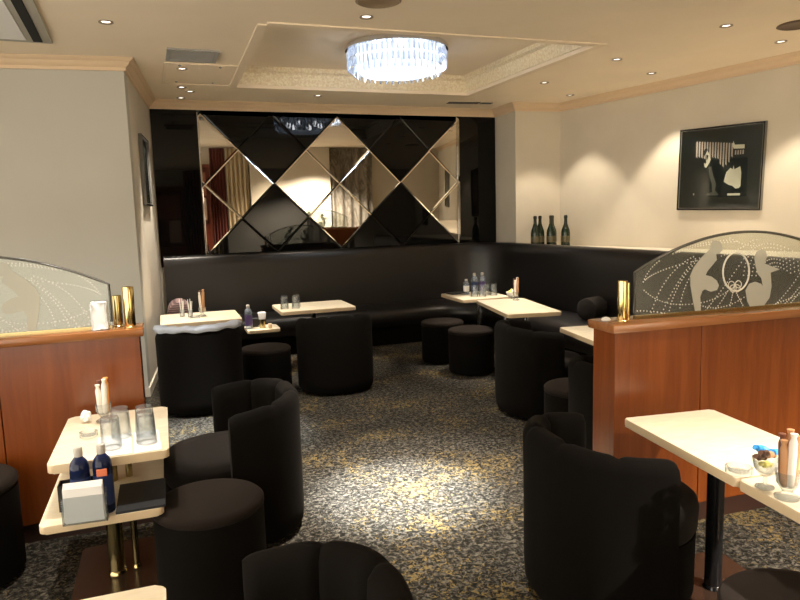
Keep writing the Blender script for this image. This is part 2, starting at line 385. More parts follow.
def tile(poly, black):
    if area(poly) < 0: poly = poly[::-1]
    poly = inset(poly, .0015); inn = inset(poly, .014)
    cxm = sum(p[0] for p in poly)/len(poly); czm = sum(p[1] for p in poly)/len(poly)
    def co(p, y):
        dx, dz = p[0]-cxm, p[1]-czm
        t = 0 if black else (dx*math.tan(TY) + dz*math.tan(TP))
        return (p[0], y - t, p[1])
    bm = B(); n = len(poly)
    bk = [bm.verts.new(co(p, -.004)) for p in poly]; ft = [bm.verts.new(co(p, -.022)) for p in poly]; it = [bm.verts.new(co(p, -.0255)) for p in inn]
    bm.faces.new(bk).material_index = 0
    bm.faces.new(it).material_index = 0
    for i in range(n):
        j = (i+1) % n; bm.faces.new((bk[i], bk[j], ft[j], ft[i])); bm.faces.new((ft[i], ft[j], it[j], it[i])).material_index = 1
    if black: o = obj('black_tile', bm, None, mir, 0, mats=[M_bglass, M_bglass]); o['label'] = 'glossy black glass tile'
    else: o = obj('mirror_tile', bm, None, mir, 0, mats=[M_mirror, M_bevel]); o['label'] = 'bevelled smoked mirror tile'
for i in range(-3, 8):
    for j in range(-3, 8):
        uc, vc = (i+j+1)/2, (j-i)/2
        poly = [(uc-.5, vc), (uc, vc-.5), (uc+.5, vc), (uc, vc+.5)]
        for f in (lambda p: p[0]+.04, lambda p: 4.0-p[0], lambda p: 1-p[1], lambda p: p[1]+1.02):
            poly = clip(poly, f) if poly else poly
        if not poly or abs(area(poly)) < .02: continue
        black = abs(vc) > .9 or (abs(vc) == .5 and uc in (1.0, 3.0))
        tile([u2(*p) for p in poly], black)
bm = B(); box(bm, -.03, .462, -.02, -.002, 1.0, 2.745, .003); obj('side_panel', bm, M_bglass, mir, 0)
bm = B(); box(bm, 3.668, 4.215, -.02, -.002, 1.0, 2.745, .003); obj('side_panel', bm, M_bglass, mir, 0)
bm = B(); box(bm, .463, .470, -.03, -.002, 1.11, 2.72); box(bm, 3.661, 3.667, -.03, -.002, 1.11, 2.72); obj('metal_strip', bm, M_chrome, mir, 0)
bm = B(); box(bm, -.03, 4.215, -.0035, -.0005, 1.0, 2.745); obj('backing', bm, M_dark, mir, 0)

# ================================================================ BANQUETTE
bq = thing('banquette', 'long curved black leather banquette running under the mirrors and along the right wall', 'sofa', (0, 0, 0))
def bpath(off, n=14):
    """rear line of the seating offset inwards by off"""
    P = [(-.0, 7.905-off)]
    R = .62-off*.25; cxx, cyy = 4.215-off-R, 7.905-off-R
    for i in range(n+1):
        a = pi/2 - pi/2*i/n; P.append((cxx+R*cos(a), cyy+R*sin(a)))
    P.append((4.25-off, 2.72)); return P
def loft(bm, rings_paths):
    rings = [[bm.verts.new((x, y, z)) for x, y in p] for p, z in rings_paths]; n = len(rings[0]); m = len(rings)
    for a in range(m):
        b = (a+1) % m
        for i in range(n-1): bm.faces.new((rings[a][i], rings[a][i+1], rings[b][i+1], rings[b][i]))
    bm.faces.new([r[0] for r in rings][::-1]); bm.faces.new([r[-1] for r in rings])
bm = B(); loft(bm, [(bpath(.0), .0), (bpath(.0), 1.09), (bpath(.015), 1.118), (bpath(.05), 1.128), (bpath(.09), 1.12), (bpath(.115), 1.09), (bpath(.13), 1.0), (bpath(.17), .5), (bpath(.18), .36), (bpath(.18), .0)])
obj('backrest', bm, M_leather, bq, 60)
bm = B(); loft(bm, [(bpath(.16), .20), (bpath(.16), .43), (bpath(.3), .435), (bpath(.6), .43), (bpath(.68), .415), (bpath(.715), .37), (bpath(.72), .30), (bpath(.70), .22), (bpath(.66), .2)])
obj('seat', bm, M_leather, bq, 60)
bm = B(); loft(bm, [(bpath(.17), .0), (bpath(.17), .2), (bpath(.64), .2), (bpath(.64), .0)]); obj('plinth', bm, M_black, bq, 30)

# bolsters on the seat
def bolster(p0, p1, r, m, label):
    p0, p1 = Vector(p0), Vector(p1); L = (p1-p0).length
    bm = B(); prof = [(r*.3, 0), (r*.85, .004), (r*.97, .015), (r, .035), (r*1.02, L/2), (r, L-.035), (r*.97, L-.015), (r*.85, L-.004), (r*.3, L)]
    lathe(bm, prof, 32)
    q = Vector((0, 0, 1)).rotation_difference((p1-p0).normalized())
    for v in bm.verts: v.co = q @ v.co
    o = obj('bolster_cushion', bm, m, smooth=40, loc=p0); return tag(o, label, 'cushion')
bolster((3.82, 5.37, .545), (4.05, 5.46, .545), .11, M_seat, 'dark cylindrical bolster lying on the right arm of the banquette')
bolster((.125, 7.16, .555), (.125, 7.62, .555), .122, M_cushion, 'brown striped bolster at the left end of the banquette')

# ================================================================ PARTITIONS
def partition(x, y, rz, L, sgn, label, glabel, seams):
    """sgn=+1: free end at the origin, runs to +x; -1: runs to -x"""
    t = thing('booth_partition', label, 'partition', (x, y, 0), rz)
    def X(a, b): return (a, b) if sgn > 0 else (-b, -a)
    bm = B()
    cuts = [0] + seams + [L]
    for a, b in zip(cuts, cuts[1:]):
        x0, x1 = X(a+.002, b-.002); box(bm, x0, x1, 0, .17, .09, .955, .002, 1)
    obj('wood_panel', bm, M_wood, t, 20)
    bm = B(); x0, x1 = X(0, L); box(bm, x0, x1, .006, .164, 0, .092); obj('kickboard', bm, M_kick, t, 0)
    bm = B(); x0, x1 = X(-.018, L); box(bm, x0, x1, -.018, .188, .955, .995, .006, 2); obj('cap_rail', bm, M_cap, t, 30)
    return t
partition(1.862, 2.40, radians(-3), 1.75, 1, 'cherry wood booth partition with brass posts at the right of the room', '', [.47, 1.12])
partition(-.135, 3.42, radians(0), 2.2, -1, 'cherry wood booth partition behind the left front table', '', [.62, 1.3])

def arch(s):                               # s along the pane 0..1.3 -> height above the cap
    t = (s-.62)/.62; return .215 + .165*(1-t*t) if abs(t) <= 1 else .215
def etched_pane(x, y, rz, sgn, label):
    t = thing('etched_glass_screen', label, 'glass screen', (x, y, .996), rz)
    L = 1.24; N = 40; out = [(0, 0), (L, 0)] + [(L*(1-i/N), arch(L*(1-i/N))) for i in range(N+1)]
    def slab(name, polys, y0, y1, m, par=t, sm=0):
        bm = B()
        for p in polys:
            q = [(sgn*a, b) for a, b in p]
            if area(q) < 0: q = q[::-1]
            f = [bm.verts.new((a, y0, b)) for a, b in q]; g = [bm.verts.new((a, y1, b)) for a, b in q]; n = len(q)
            bm.faces.new(f); bm.faces.new(g[::-1])
            for i in range(n): bm.faces.new((f[i], g[i], g[(i+1) % n], f[(i+1) % n]))
        return obj(name, bm, m, par, sm)
    pane = slab('pane', [out], -.005, .005, M_pane)
    # polished dark rim following the arch
    bm = B(); a = [(sgn*L*i/N, arch(L*i/N)) for i in range(N+1)]; a = [(0, .03)] + a + [(sgn*L, .03)]
    tube(bm, [(p, 0, q) for p, q in a], .0072, 6); obj('polished_edge', bm, M_edge, t, 60)
    bm = B(); x0, x1 = sorted((0, sgn*L)); box(bm, x0, x1, -.009, .009, -.001, .014); obj('channel', bm, M_oldbrass, t, 0)
    # etched drawing: units are fifths of photographed centimetres turned into metres on the pane
    def q(p): return (.042 + p[0]*.00115, .008 + (465-.1*p[0]-p[1])*.00098)
    figL = [(330,92),(352,86),(376,96),(386,128),(366,150),(352,152),(356,180),(336,205),(312,235),(302,256),(330,262),(358,280),(371,305),(362,328),(330,337),(302,326),(288,334),(278,362),(281,400),(284,440),(256,441),(246,400),(236,350),(228,310),(226,262),(240,225),(270,182),(298,152),(318,130)]
    figR = [(560,130),(585,116),(606,122),(618,150),(606,186),(640,198),(690,212),(640,232),(648,300),(640,358),(612,398),(602,418),(570,416),(540,410),(522,380),(510,325),(528,292),(560,280),(592,290),(602,304),(592,262),(572,240),(558,200),(550,160)]
    slab('etched_figure', [[q(p) for p in figL]], -.0075, -.0052, M_frost, pane)
    slab('etched_figure', [[q(p) for p in figR]], -.0075, -.0052, M_frost, pane)
    bm = B(); ring = [q((458+68*cos(a)*1.0, 235+95*sin(a))) for a in [2*pi*i/40 for i in range(40)]]
    tube(bm, [(sgn*p, -.0062, z) for p, z in ring], .0042, 6, closed=True)
    for cx_, cz_ in ((436, 300), (472, 296), (445, 318), (466, 316)):
        rr = [q((cx_+16*cos(a), cz_+18*sin(a))) for a in [2*pi*i/16 for i in range(16)]]
        tube(bm, [(sgn*p, -.0062, z) for p, z in rr], .0022, 5, closed=True)
    obj('etched_ring', bm, M_frost2, pane, 60)
    bm = B()
    def dots(p0, p1, p2, n):
        n = int(n*.62)
        for i in range(n+1):
            s = i/n; a = (1-s)**2*p0[0]+2*s*(1-s)*p1[0]+s*s*p2[0]; b = (1-s)**2*p0[1]+2*s*(1-s)*p1[1]+s*s*p2[1]
            xx, zz = q((a, b))
            if xx < .01 or xx > L-.01 or zz < .01 or zz > arch(xx)-.012: continue
            m = Matrix.Translation((sgn*xx, -.0055, zz)) @ Matrix.Diagonal((1, .5, 1, 1))
            bmesh.ops.create_icosphere(bm, subdivisions=1, radius=.0036, matrix=m)
    for c in [((35,465),(90,250),(240,170),34),((85,465),(150,300),(250,180),30),((125,450),(150,300),(270,175),32),((180,420),(190,290),(290,180),26),
              ((5,340),(90,420),(240,400),30),((240,400),(340,390),(420,330),22),((10,290),(60,240),(250,190),30),((0,300),(40,190),(170,150),26),
              ((270,400),(380,450),(520,350),30),((360,420),(400,370),(415,335),12),((430,420),(440,370),(445,340),10),((500,400),(480,370),(465,340),10),
              ((200,130),(290,95),(420,80),26),((160,150),(280,105),(460,85),34),((300,440),(400,320),(560,70),40),((540,75),(470,130),(380,160),20),((420,70),(520,120),(600,90),20),
              ((-40,440),(60,430),(200,470),24)]: dots(*c)
    for k in range(7): 
        r = 60+22*k
        dots((690-r, 250), (690-r*.9, 250-1.5*r), (690+r, 250-r*.35), 18+4*k)
    for c in [((600,420),(700,380),(900,300),34),((640,420),(760,330),(860,120),34),((700,410),(800,330),(890,160),34),((560,410),(760,430),(950,330),40),((760,380),(830,300),(910,190),28)]: dots(*c)
    o = obj('dotted_etching', bm, M_frost2, pane, 0); o['kind'] = 'stuff'; return t
etched_pane(2.035, 2.485, radians(-3), 1, 'arched etched glass screen with two kneeling figures on the right partition')
etched_pane(-.26, 3.50, 0, -1, 'arched etched glass screen on the left partition, against the grey wall')

# brass cylinders on the caps
def cyl(x, y, z, r, h, m, name, label, cat, group=None, closed=True):
    t = thing(name, label, cat, (x, y, z), 0, group)
    bm = B(); lathe(bm, [(r*.95, 0), (r, .004), (r, h-.004), (r*.96, h), (r*.8, h), (r*.8, h-.02), (.001, h-.02)], 28); obj('post_sleeve', bm, m, t, 40)
    bm = B(); lathe(bm, [(r*1.12, 0), (r*1.12, .005), (r*1.0, .008)], 28, cap=True); obj('foot_ring', bm, m, t, 40)
    return t
cyl(1.945, 2.455, .996, .022, .185, M_brass, 'brass_post', 'front brass post at the left end of the right partition', 'post')
cyl(1.995, 2.485, .996, .012, .17, M_brass, 'brass_post', 'rear slimmer brass post beside the etched screen on the right partition', 'post')
cyl(-.175, 3.47, .996, .026, .20, M_brass, 'brass_post', 'taller brass post at the end of the left partition', 'post')
cyl(-.232, 3.53, .996, .022, .155, M_oldbrass, 'brass_post', 'shorter brass post beside the white tissue stack', 'post')
bm = B(); box(bm, -.345, -.275, 3.44, 3.49, .996, 1.13, .008, 2)
bmesh.ops.subdivide_edges(bm, edges=bm.edges[:], cuts=3, use_grid_fill=True)
for v in bm.verts: v.co += Vector((random.uniform(-1, 1)*.004, random.uniform(-1, 1)*.004, 0 if v.co.z < 1.0 else random.uniform(-1, 1)*.004))
tag(obj('tissue_pack', bm, M_crumple, smooth=60), 'crumpled white tissue pack on the left partition beside the brass posts', 'tissues')
bm = B(); lathe(bm, [(.018, 0), (.022, .006), (.016, .014), (.004, .018)], 20, 1.89, 2.50, .996); tag(obj('white_button_cap', bm, M_white, smooth=50), 'tiny round white cap on the end of the right partition', 'cap')

# ================================================================ CHAIRS AND STOOLS
def make_chair(label):
    """tub chair, open to +x; origin on the floor at the middle of the seat drum"""
    t = thing('tub_chair', label, 'chair')
    R, th, arm, NC = .33, .085, .045, 5
    A_ = R-th/2; base = [(arm, -A_)]
    for k in range(601):
        a = -pi/2 - pi*k/600; c_, s_ = cos(a), sin(a); e_ = 2/2.45
        base.append((-A_*abs(c_)**e_, A_*(1 if s_ > 0 else -1)*abs(s_)**e_))
    base.append((arm, A_)); base = [Vector(b_) for b_ in base]
    cum = [0]
    for p_, q_ in zip(base, base[1:]): cum.append(cum[-1]+(q_-p_).length)
    def pos(s):
        d = max(0, min(1, s))*cum[-1]
        for k in range(1, len(cum)):
            if d <= cum[k]+1e-9:
                f = (d-cum[k-1])/max(1e-9, cum[k]-cum[k-1]); return base[k-1].lerp(base[k], f)
        return base[-1]
    def pt(s):
        t_ = (pos(s+.02)-pos(s-.02)).normalized(); return pos(s), Vector((-t_.y, t_.x))
    N = 90; rings = []; bm = B()
    for i in range(N+1):
        s = i/N; c, n = pt(s)
        e = min(s, 1-s); f = min(1, e/.045); f = math.sqrt(max(0, 1-(1-f)**2))*.88+.12
        ch = min(1, abs(sin(pi*NC*s))*2.2)**.6        # channel fullness
        H = .640 + .045*sin(pi*s)**1.0 - .010*(1-ch); tin = th/2*f*(1.0+.30*(ch-1)*1.4) + .012*(1-f)
        tout = th/2*(.85+.15*f)
        prof = [(tout-.02, .022), (tout-.004, .05), (tout, .12), (tout, .45), (tout+.002, H-.05), (tout-.006, H-.022), (tout-.022, H-.004), (.0, H), (-tin+.018, H-.006), (-tin, H-.03), (-tin-.004, H-.09), (-tin, .42), (-tin, .022)]
        rings.append([bm.verts.new((c.x+n.x*o, c.y+n.y*o, z)) for o, z in prof])
    m = len(rings[0])
    for a, b in zip(rings, rings[1:]):
        for k in range(m): bm.faces.new((a[k], a[(k+1) % m], b[(k+1) % m], b[k]))
    bm.faces.new(rings[0][::-1]); bm.faces.new(rings[-1])
    obj('backrest', bm, M_black, t, 50)
    def drum(r, x1, n=20):                 # D-shaped outline filling the tub and coming forward
        P = []
        for i in range(n+1):
            a = pi/2 + pi*i/n; e_ = 2/2.3; P.append((-r*abs(cos(a))**e_, r*(1 if sin(a) > 0 else -1)*abs(sin(a))**e_))
        for i in range(n+1):
            a = -pi/2 + pi*i/n; P.append((.06+(x1-.06)*cos(a), r*sin(a)))
        return P
    def dring(bm, spec):
        rs = [[bm.verts.new((x, y, z)) for x, y in drum(r, x1)] for r, x1, z in spec]; n = len(rs[0])
        for a, b in zip(rs, rs[1:]):
            for i in range(n): bm.faces.new((a[i], a[(i+1) % n], b[(i+1) % n], b[i]))
        bm.faces.new(rs[0][::-1]); bm.faces.new(rs[-1])
    bm = B(); dring(bm, [(.24, .31, .28), (.246, .325, .30), (.247, .33, .37), (.243, .323, .40), (.225, .30, .418), (.15, .22, .424)]); obj('seat', bm, M_seat, t, 60)
    bm = B(); dring(bm, [(.235, .295, .022), (.245, .312, .05), (.246, .316, .278)]); obj('seat_base', bm, M_black, t, 50)
    for a, b in ((.16, .15), (.16, -.15), (-.2, .16), (-.2, -.16)):
        bm = B(); lathe(bm, [(.018, 0), (.02, .006), (.02, .024)], 12, a, b); obj('foot', bm, M_dark, t, 40)
    return t
G = 'black tub chairs'
c0 = make_chair('black tub chair with lit channelled back at the left front table')
c0.location = (.25, 3.22, 0); c0.rotation_euler = (0, 0, pi+.05)
dup(c0, (1.37, 5.62, 0), pi/2, 'black tub chair backing the camera, in front of the cream table with tumblers')
chBL = dup(c0, (.225, 5.50, 0), pi/2, 'black tub chair with a pale towel draped over its back, by the left wall')
dup(c0, (1.585, 2.04, 0), radians(-4), 'large black tub chair in the foreground before the right partition')
dup(c0, (2.40, 2.93, 0), radians(0), 'black tub chair half hidden behind the end of the right partition')
dup(c0, (2.635, 4.27, 0), radians(-8), 'black tub chair in front of the long cream corner table')
dup(c0, (.15, 1.36, 0), pi+radians(-6), 'black tub chair cut off by the bottom edge of the picture')

def make_stool(label, r=.215, h=.395):
    t = thing('round_stool', label, 'stool')
    bm = B(); lathe(bm, [(r-.012, .015), (r, .03), (r, h-.035)], 40); obj('drum', bm, M_black, t, 40)
    bm = B(); lathe(bm, [(r-.004, h-.036), (r+.002, h-.03), (r+.002, h-.012), (r-.008, h-.002), (r-.03, h), (.01, h+.003)], 40); obj('padded_top', bm, M_stool, t, 50)
    for k in range(4):
        a = pi/4+k*pi/2; bm = B(); lathe(bm, [(.015, 0), (.015, .016)], 10, (r-.05)*cos(a), (r-.05)*sin(a)); obj('foot', bm, M_dark, t, 40)
    return t
s0 = make_stool('round black stool with brown top in the left foreground beside the table')
s0.location = (.105, 2.66, 0)
dup(s0, (1.60, 1.235, 0), 0, 'round stool cut off at the bottom right corner of the picture')
dup(s0, (2.70, 5.60, 0), 0, 'nearer of the two round stools in the middle of the room').scale.z = 1.07
dup(s0, (2.65, 6.17, 0), 0, 'farther of the two round stools in the middle of the room').scale.z = 1.07
dup(s0, (.79, 5.77, 0), 0, 'round black stool between the two tub chairs at the left back')
dup(s0, (-.90, 3.15, 0), 0, 'round stool cut off at the left edge of the picture').scale = (1.1, 1.1, 1.12)
dup(s0, (2.44, 3.50, 0), 0, 'round black stool behind the chair at the partition end')

# ================================================================ TABLES
def make_table(label, x, y, w, d, rz=0, shelf=None, pole=M_brass, h=.62, poles=((-.0, -.06), (.06, -.02)), rc=.025, base=True, pr=.024):
    t = thing('lounge_table', label, 'table', (x, y, 0), rz)
    bm = B(); prism(bm, rrect(w, d, rc), h-.034, h, .006, 2); bm.faces.ensure_lookup_table()
    o = obj('tabletop', bm, None, t, 40, mats=[M_table, M_tedge])
    for p in o.data.polygons:
        if abs(p.normal.z) < .5: p.material_index = 1
    if shelf:
        sx, sy, sw, sd, sh = shelf
        bm = B(); prism(bm, rrect(sw, sd, rc, cx=sx, cy=sy), sh-.03, sh, .006, 2)
        o = obj('shelf', bm, None, t, 40, mats=[M_table, M_tedge])
        for p in o.data.polygons:
            if abs(p.normal.z) < .5: p.material_index = 1
    for k, (px, py, *pq) in enumerate(poles):
        pr = pq[0] if pq else pr
        bm = B(); lathe(bm, [(pr+.006, .018), (pr+.004, .03), (pr, .034), (pr, h-.05), (pr+.012, h-.045), (pr+.012, h-.034)], 24, px, py)
        obj('pole', bm, pole, t, 40)
    if base:
        bm = B(); prism(bm, rrect(min(.40, w-.04), min(.48, d-.1), .02), 0, .018, .004, 1); obj('base_plate', bm, M_bronze, t, 30)
    return t
make_table('cream two-level table with tumblers and a lower shelf of bottles at left front', -.247, 2.985, .43, .66, 0, (-.03, -.12, .425, .62, .43), M_oldbrass, poles=((-.03, -.05, .033), (.045, -.03, .014)))
make_table('cream table with only its far edge showing at the bottom left', -.26, 1.31, .42, .66, 0)
make_table('cream table holding a snack glass by the left wall', .285, 6.38, .70, .66, 0, (.60, .26, .32, .32, .43), M_blackgloss, poles=((-.1, 0), (.1, 0)))
make_table('cream table with four tumblers behind the middle tub chair', 1.40, 6.58, .74, .62, 0, None, M_blackgloss, poles=((0, 0),))
make_table('cream end of the corner table, carrying bottles and a black folder', 3.17, 6.46, .56, .64, radians(-2), None, M_chrome, poles=((0, -.1),))
make_table('long cream corner table with snack glass, in front of the banquette', 3.135, 5.51, .50, 1.04, radians(-11), None, M_chrome, poles=((-.1, .0), (.1, 0)))
make_table('cream table partly hidden behind the end of the right partition', 2.945, 3.93, .39, .66, radians(-10), None, M_chrome, poles=((0, 0),))
make_table('cream table in front of the right partition, farther of the joined pair', 1.962, 1.885, .425, .675, radians(-7.5), None, M_blackgloss, poles=((-.02, .0),), pr=.032, rc=.012)
make_table('cream table at the right picture edge, carrying candies and snack glass', 1.872, 1.205, .425, .675, radians(-7.5), None, M_blackgloss, poles=((.02, -.02),), pr=.032, rc=.012)

# ================================================================ THINGS ON THE TABLES
Z1 = .621; ZS = .431
def tumbler(label, down=True):
    bm = B()
    if down: prof = [(.033, 0), (.0345, .002), (.0305, .075), (.029, .098), (.026, .105), (.001, .105), (.001, .092), (.024, .090), (.027, .075), (.0315, .002)]
    else: prof = [(.001, 0), (.026, 0), (.029, .005), (.034, .105), (.0325, .105), (.0275, .012), (.001, .012)]
    lathe(bm, prof, 24, cap=False); return tag(obj('glass_tumbler', bm, M_tumbler, smooth=50), label, 'glass')
tm = tumbler('x'); first = True
for v in tm.data.vertices: v.co *= 1.18
for x, y, lab in [(-.245, 2.775, 'front left upturned tumbler on a paper napkin, left front table'), (-.215, 2.90, 'rear left upturned tumbler behind another on the left front table'),
                  (-.115, 2.785, 'front right upturned tumbler on the right napkin, left front table'), (-.120, 2.88, 'rear right upturned tumbler nearest the table edge, left front table'),
                  (1.09, 6.46, 'front left tumbler of four on the table behind the middle chair'), (1.11, 6.57, 'rear left tumbler of four on the table behind the middle chair'),
                  (1.20, 6.45, 'front right tumbler of four on the table behind the middle chair'), (1.23, 6.57, 'rear right tumbler of four on the table behind the middle chair'),
                  (3.10, 6.33, 'leftmost tumbler in front of the bottles on the corner table'), (3.18, 6.30, 'second tumbler from left in front of the corner table bottles'),
                  (3.26, 6.37, 'third tumbler from left beside the corner table bottles'), (3.33, 6.33, 'rightmost tumbler beside the bottles on the corner table')]:
    if first: o = tm; first = False
    else: o = tm.copy(); C.objects.link(o)
    o.location = (x, y, Z1+(.0025 if x < 0 else 0)); o['label'] = lab
def sheet(name, x, y, w, d, z, rz, m, label, cat, th=.002):
    bm = B(); box(bm, -w/2, w/2, -d/2, d/2, 0, th)
    o = obj(name, bm, m, smooth=0, loc=(x, y, z)); o.rotation_euler = (0, 0, rz); return tag(o, label, cat)
sheet('paper_napkin', -.235, 2.80, .125, .27, Z1, radians(3), M_paper, 'left white paper napkin under two upturned tumblers', 'napkin')
sheet('paper_napkin', -.115, 2.80, .10, .27, Z1, radians(3), M_paper, 'right white paper napkin under two upturned tumblers', 'napkin')

M_capg = mat('grey_bottle_cap', (.50, .47, .43), .5)
def bottle(x, y, z, m, lab, labm, cap=M_capg, h=.2, r=.031):
    t = thing('water_bottle', lab, 'bottle', (x, y, z))
    s = h/.2
    bm = B(); lathe(bm, [(.02, 0), (r*.95, .003), (r, .01), (r, .135*s), (r*.96, .148*s), (r*.80, .160*s), (r*.52, .169*s), (.0135, .174*s), (.013, .178*s)], 28); obj('bottle_body', bm, m, t, 50)
    bm = B(); lathe(bm, [(r+.0006, .035), (r+.0006, .115*s)], 28, cap=False); obj('bottle_label', bm, labm, t, 50)
    bm = B(); lathe(bm, [(.015, .174*s), (.016, .178*s), (.016, .196*s), (.013, .2*s), (.001, .2*s)], 20); obj('bottle_cap', bm, cap, t, 40)
    return t
M_navy = mat('navy_label', (.015, .03, .11), .35)
bottle(-.345, 2.605, ZS, M_blue, 'left blue water bottle with white cap on the table shelf', M_navy, h=.262, r=.034)
b = bottle(-.268, 2.605, ZS, M_blue, 'right blue water bottle with orange label on the table shelf', M_navy, h=.262, r=.034)
bm = B(); box(bm, -.018, .018, -.037, -.030, .150, .178, .002, 1); obj('orange_emblem', bm, M_lab_r, [c for c in b.children if c.name.startswith('bottle_label')][0], 0)
bottle(3.20, 6.53, Z1, M_clearb, 'left clear water bottle on the corner table', M_navy, h=.235, r=.036)
bottle(3.295, 6.53, Z1, M_clearb, 'right clear water bottle on the corner table', M_lab_p, h=.235, r=.036)
bottle(3.12, 6.57, Z1, M_clearb, 'smaller water bottle at the left of the corner table group', M_white, h=.17, r=.032)
bottle(.755, 6.62, ZS, M_clearb, 'water bottle with violet label on the small shelf at the left back', M_lab_p, h=.24, r=.036)

# napkin holder on the shelf (clear holder with a stack of folded paper)
t = thing('napkin_holder', 'clear acrylic holder of white napkins standing on the front shelf', 'napkin holder', (-.33, 2.537, ZS), radians(-4))
t.scale = (1.3, .7, .9)
rot = Matrix.Rotation(radians(-14), 3, 'X')
bm = B(); box(bm, -.058, .058, -.02, -.017, 0, .115, .001, 1); box(bm, -.058, .058, .022, .025, 0, .13, .001, 1); box(bm, -.058, .058, -.02, .025, 0, .004, .001, 1); box(bm, -.058, -.055, -.02, .025, 0, .10, 0); box(bm, .055, .058, -.02, .025, 0, .10, 0)
obj('acrylic_holder', bm, M_tumbler, t, 0)
bm = B()
for k in range(5): box(bm, -.052, .050, -.014+k*.007, -.009+k*.007, .006+.0, .150+.004*k, .0015, 1)
obj('napkin_stack', bm, M_paper, t, 20)
t = thing('black_caddy', 'black open box behind the napkin holder on the front shelf', 'box', (-.345, 2.70, ZS), 0)
bm = B(); box(bm, -.085, .085, -.03, .03, 0, .006); box(bm, -.085, .085, -.034, -.03, 0, .10); box(bm, -.085, .085, .03, .034, 0, .10); box(bm, -.089, -.085, -.034, .034, 0, .10); box(bm, .085, .089, -.034, .034, 0, .10)
obj('caddy_walls', bm, M_dark, t, 0)
sheet('black_folder', -.145, 2.70, .175, .28, ZS, radians(0), M_menu, 'black leatherette folder lying on the front table shelf', 'folder', .009)
sheet('black_folder', 3.06, 6.69, .20, .13, Z1, radians(8), M_menu, 'black folder on the left end of the corner table', 'folder', .014)
sheet('order_slip', 3.21, 6.70, .05, .09, Z1, radians(20), M_paper, 'small white slip beside the black folder on the corner table', 'paper')

def snack_glass(x, y, z, lab, h=.15, n=4, mats=None, stem=False):
    t = thing('snack_glass', lab, 'snack glass', (x, y, z))
    r = .03
    bm = B()
    lathe(bm, [(.001, 0), (.034, 0), (.036, .006), (.02, .014), (.014, .022), (.022, .034), (.032, .05), (.036, .085), (.0345, .085), (.030, .052), (.018, .036), (.001, .030)], 24, cap=False)
    obj('glass_holder', bm, M_tumbler, t, 50)
    mats = mats or [M_snack, M_snackd, M_snack, M_paper]
    for k in range(n):
        a = 2*pi*k/n+.6; cx_, cy_ = .013*cos(a), .013*sin(a); m = mats[k % len(mats)]; hh_ = h-.012*(k % 3)
        bm = B(); lathe(bm, [(.003, .036), (.0105, .045), (.0125, .07), (.012, hh_-.02), (.007, hh_-.006), (.011, hh_+.008), (.002, hh_+.010)], 10)
        for v in bm.verts:
            f = (v.co.z-.036)*.05; v.co.x += cx_+cos(a)*f; v.co.y += cy_+sin(a)*f
        obj('wrapped_snack', bm, m, t, 50)
    return t
M_clearw = mat('cellophane', (.80, .74, .68), .25)
snack_glass(-.30, 3.17, Z1, 'glass of orange and brown wrapped snack sticks on the left front table', .19, 4, [M_orange, M_snackd, M_clearw, M_clearw])
snack_glass(1.722, 1.403, Z1, 'glass of brown wrapped snack sticks on the right front table', .20, 5, [M_snack, M_snackd, M_snack, M_clearw, M_snack])
snack_glass(.31, 6.42, Z1, 'glass of brown snack sticks on the table by the left wall', .24, 4, [M_snack, M_snackd, M_clearw, M_snack])
snack_glass(3.33, 5.85, Z1, 'tall glass of wrapped snack sticks on the long corner table', .22, 4, [M_clearw, M_snackd, M_clearw, M_snack])
# stirrers in little glasses
def sticks(x, y, z, lab):
    t = thing('stirrer_glass', lab, 'glass', (x, y, z))
    bm = B(); lathe(bm, [(.001, 0), (.022, 0), (.026, .07), (.0245, .07), (.021, .006), (.001, .006)], 20, cap=False); obj('small_glass', bm, M_tumbler, t, 50)
    for k in range(5):
        a = k*1.3; bm = B(); tube(bm, [(.006*cos(a), .006*sin(a), .008), (.022*cos(a), .022*sin(a), .15+.02*(k % 2))], .003, 6); obj('stirrer', bm, M_paper, t, 50)
sticks(.20, 6.40, Z1, 'small glass of white stirrers on the table by the left wall')
sticks(.13, 6.48, Z1, 'second small glass of white stirrers nearest the left wall')
# ashtrays
def ashtray(x, y, lab, r=.045):
    bm = B(); lathe(bm, [(r*.9, 0), (r, .004), (r, .024), (r*.86, .026), (r*.76, .008), (.001, .007)], 24, x, y, Z1, cap=False)
    tag(obj('glass_ashtray', bm, M_tumbler, smooth=40), lab, 'ashtray')
ashtray(-.345, 2.96, 'clear glass ashtray left of the tumblers on the left front table', .036)
ashtray(1.745, 1.603, 'clear glass ashtray beside the candy glass on the right front table', .042)
ashtray(.235, 6.30, 'clear glass ashtray on the table by the left wall', .045)
# crumpled paper
bm = B(); bmesh.ops.create_icosphere(bm, subdivisions=3, radius=.022)
for v in bm.verts: v.co *= random.uniform(.75, 1.15); v.co.z *= 1.2
for v in bm.verts: v.co += Vector((-.375, 3.19, Z1+.03)); v.co.z = max(v.co.z, Z1)
tag(obj('crumpled_paper', bm, M_paper, smooth=0), 'crumpled white paper beside the snack glass on the left front table', 'paper')
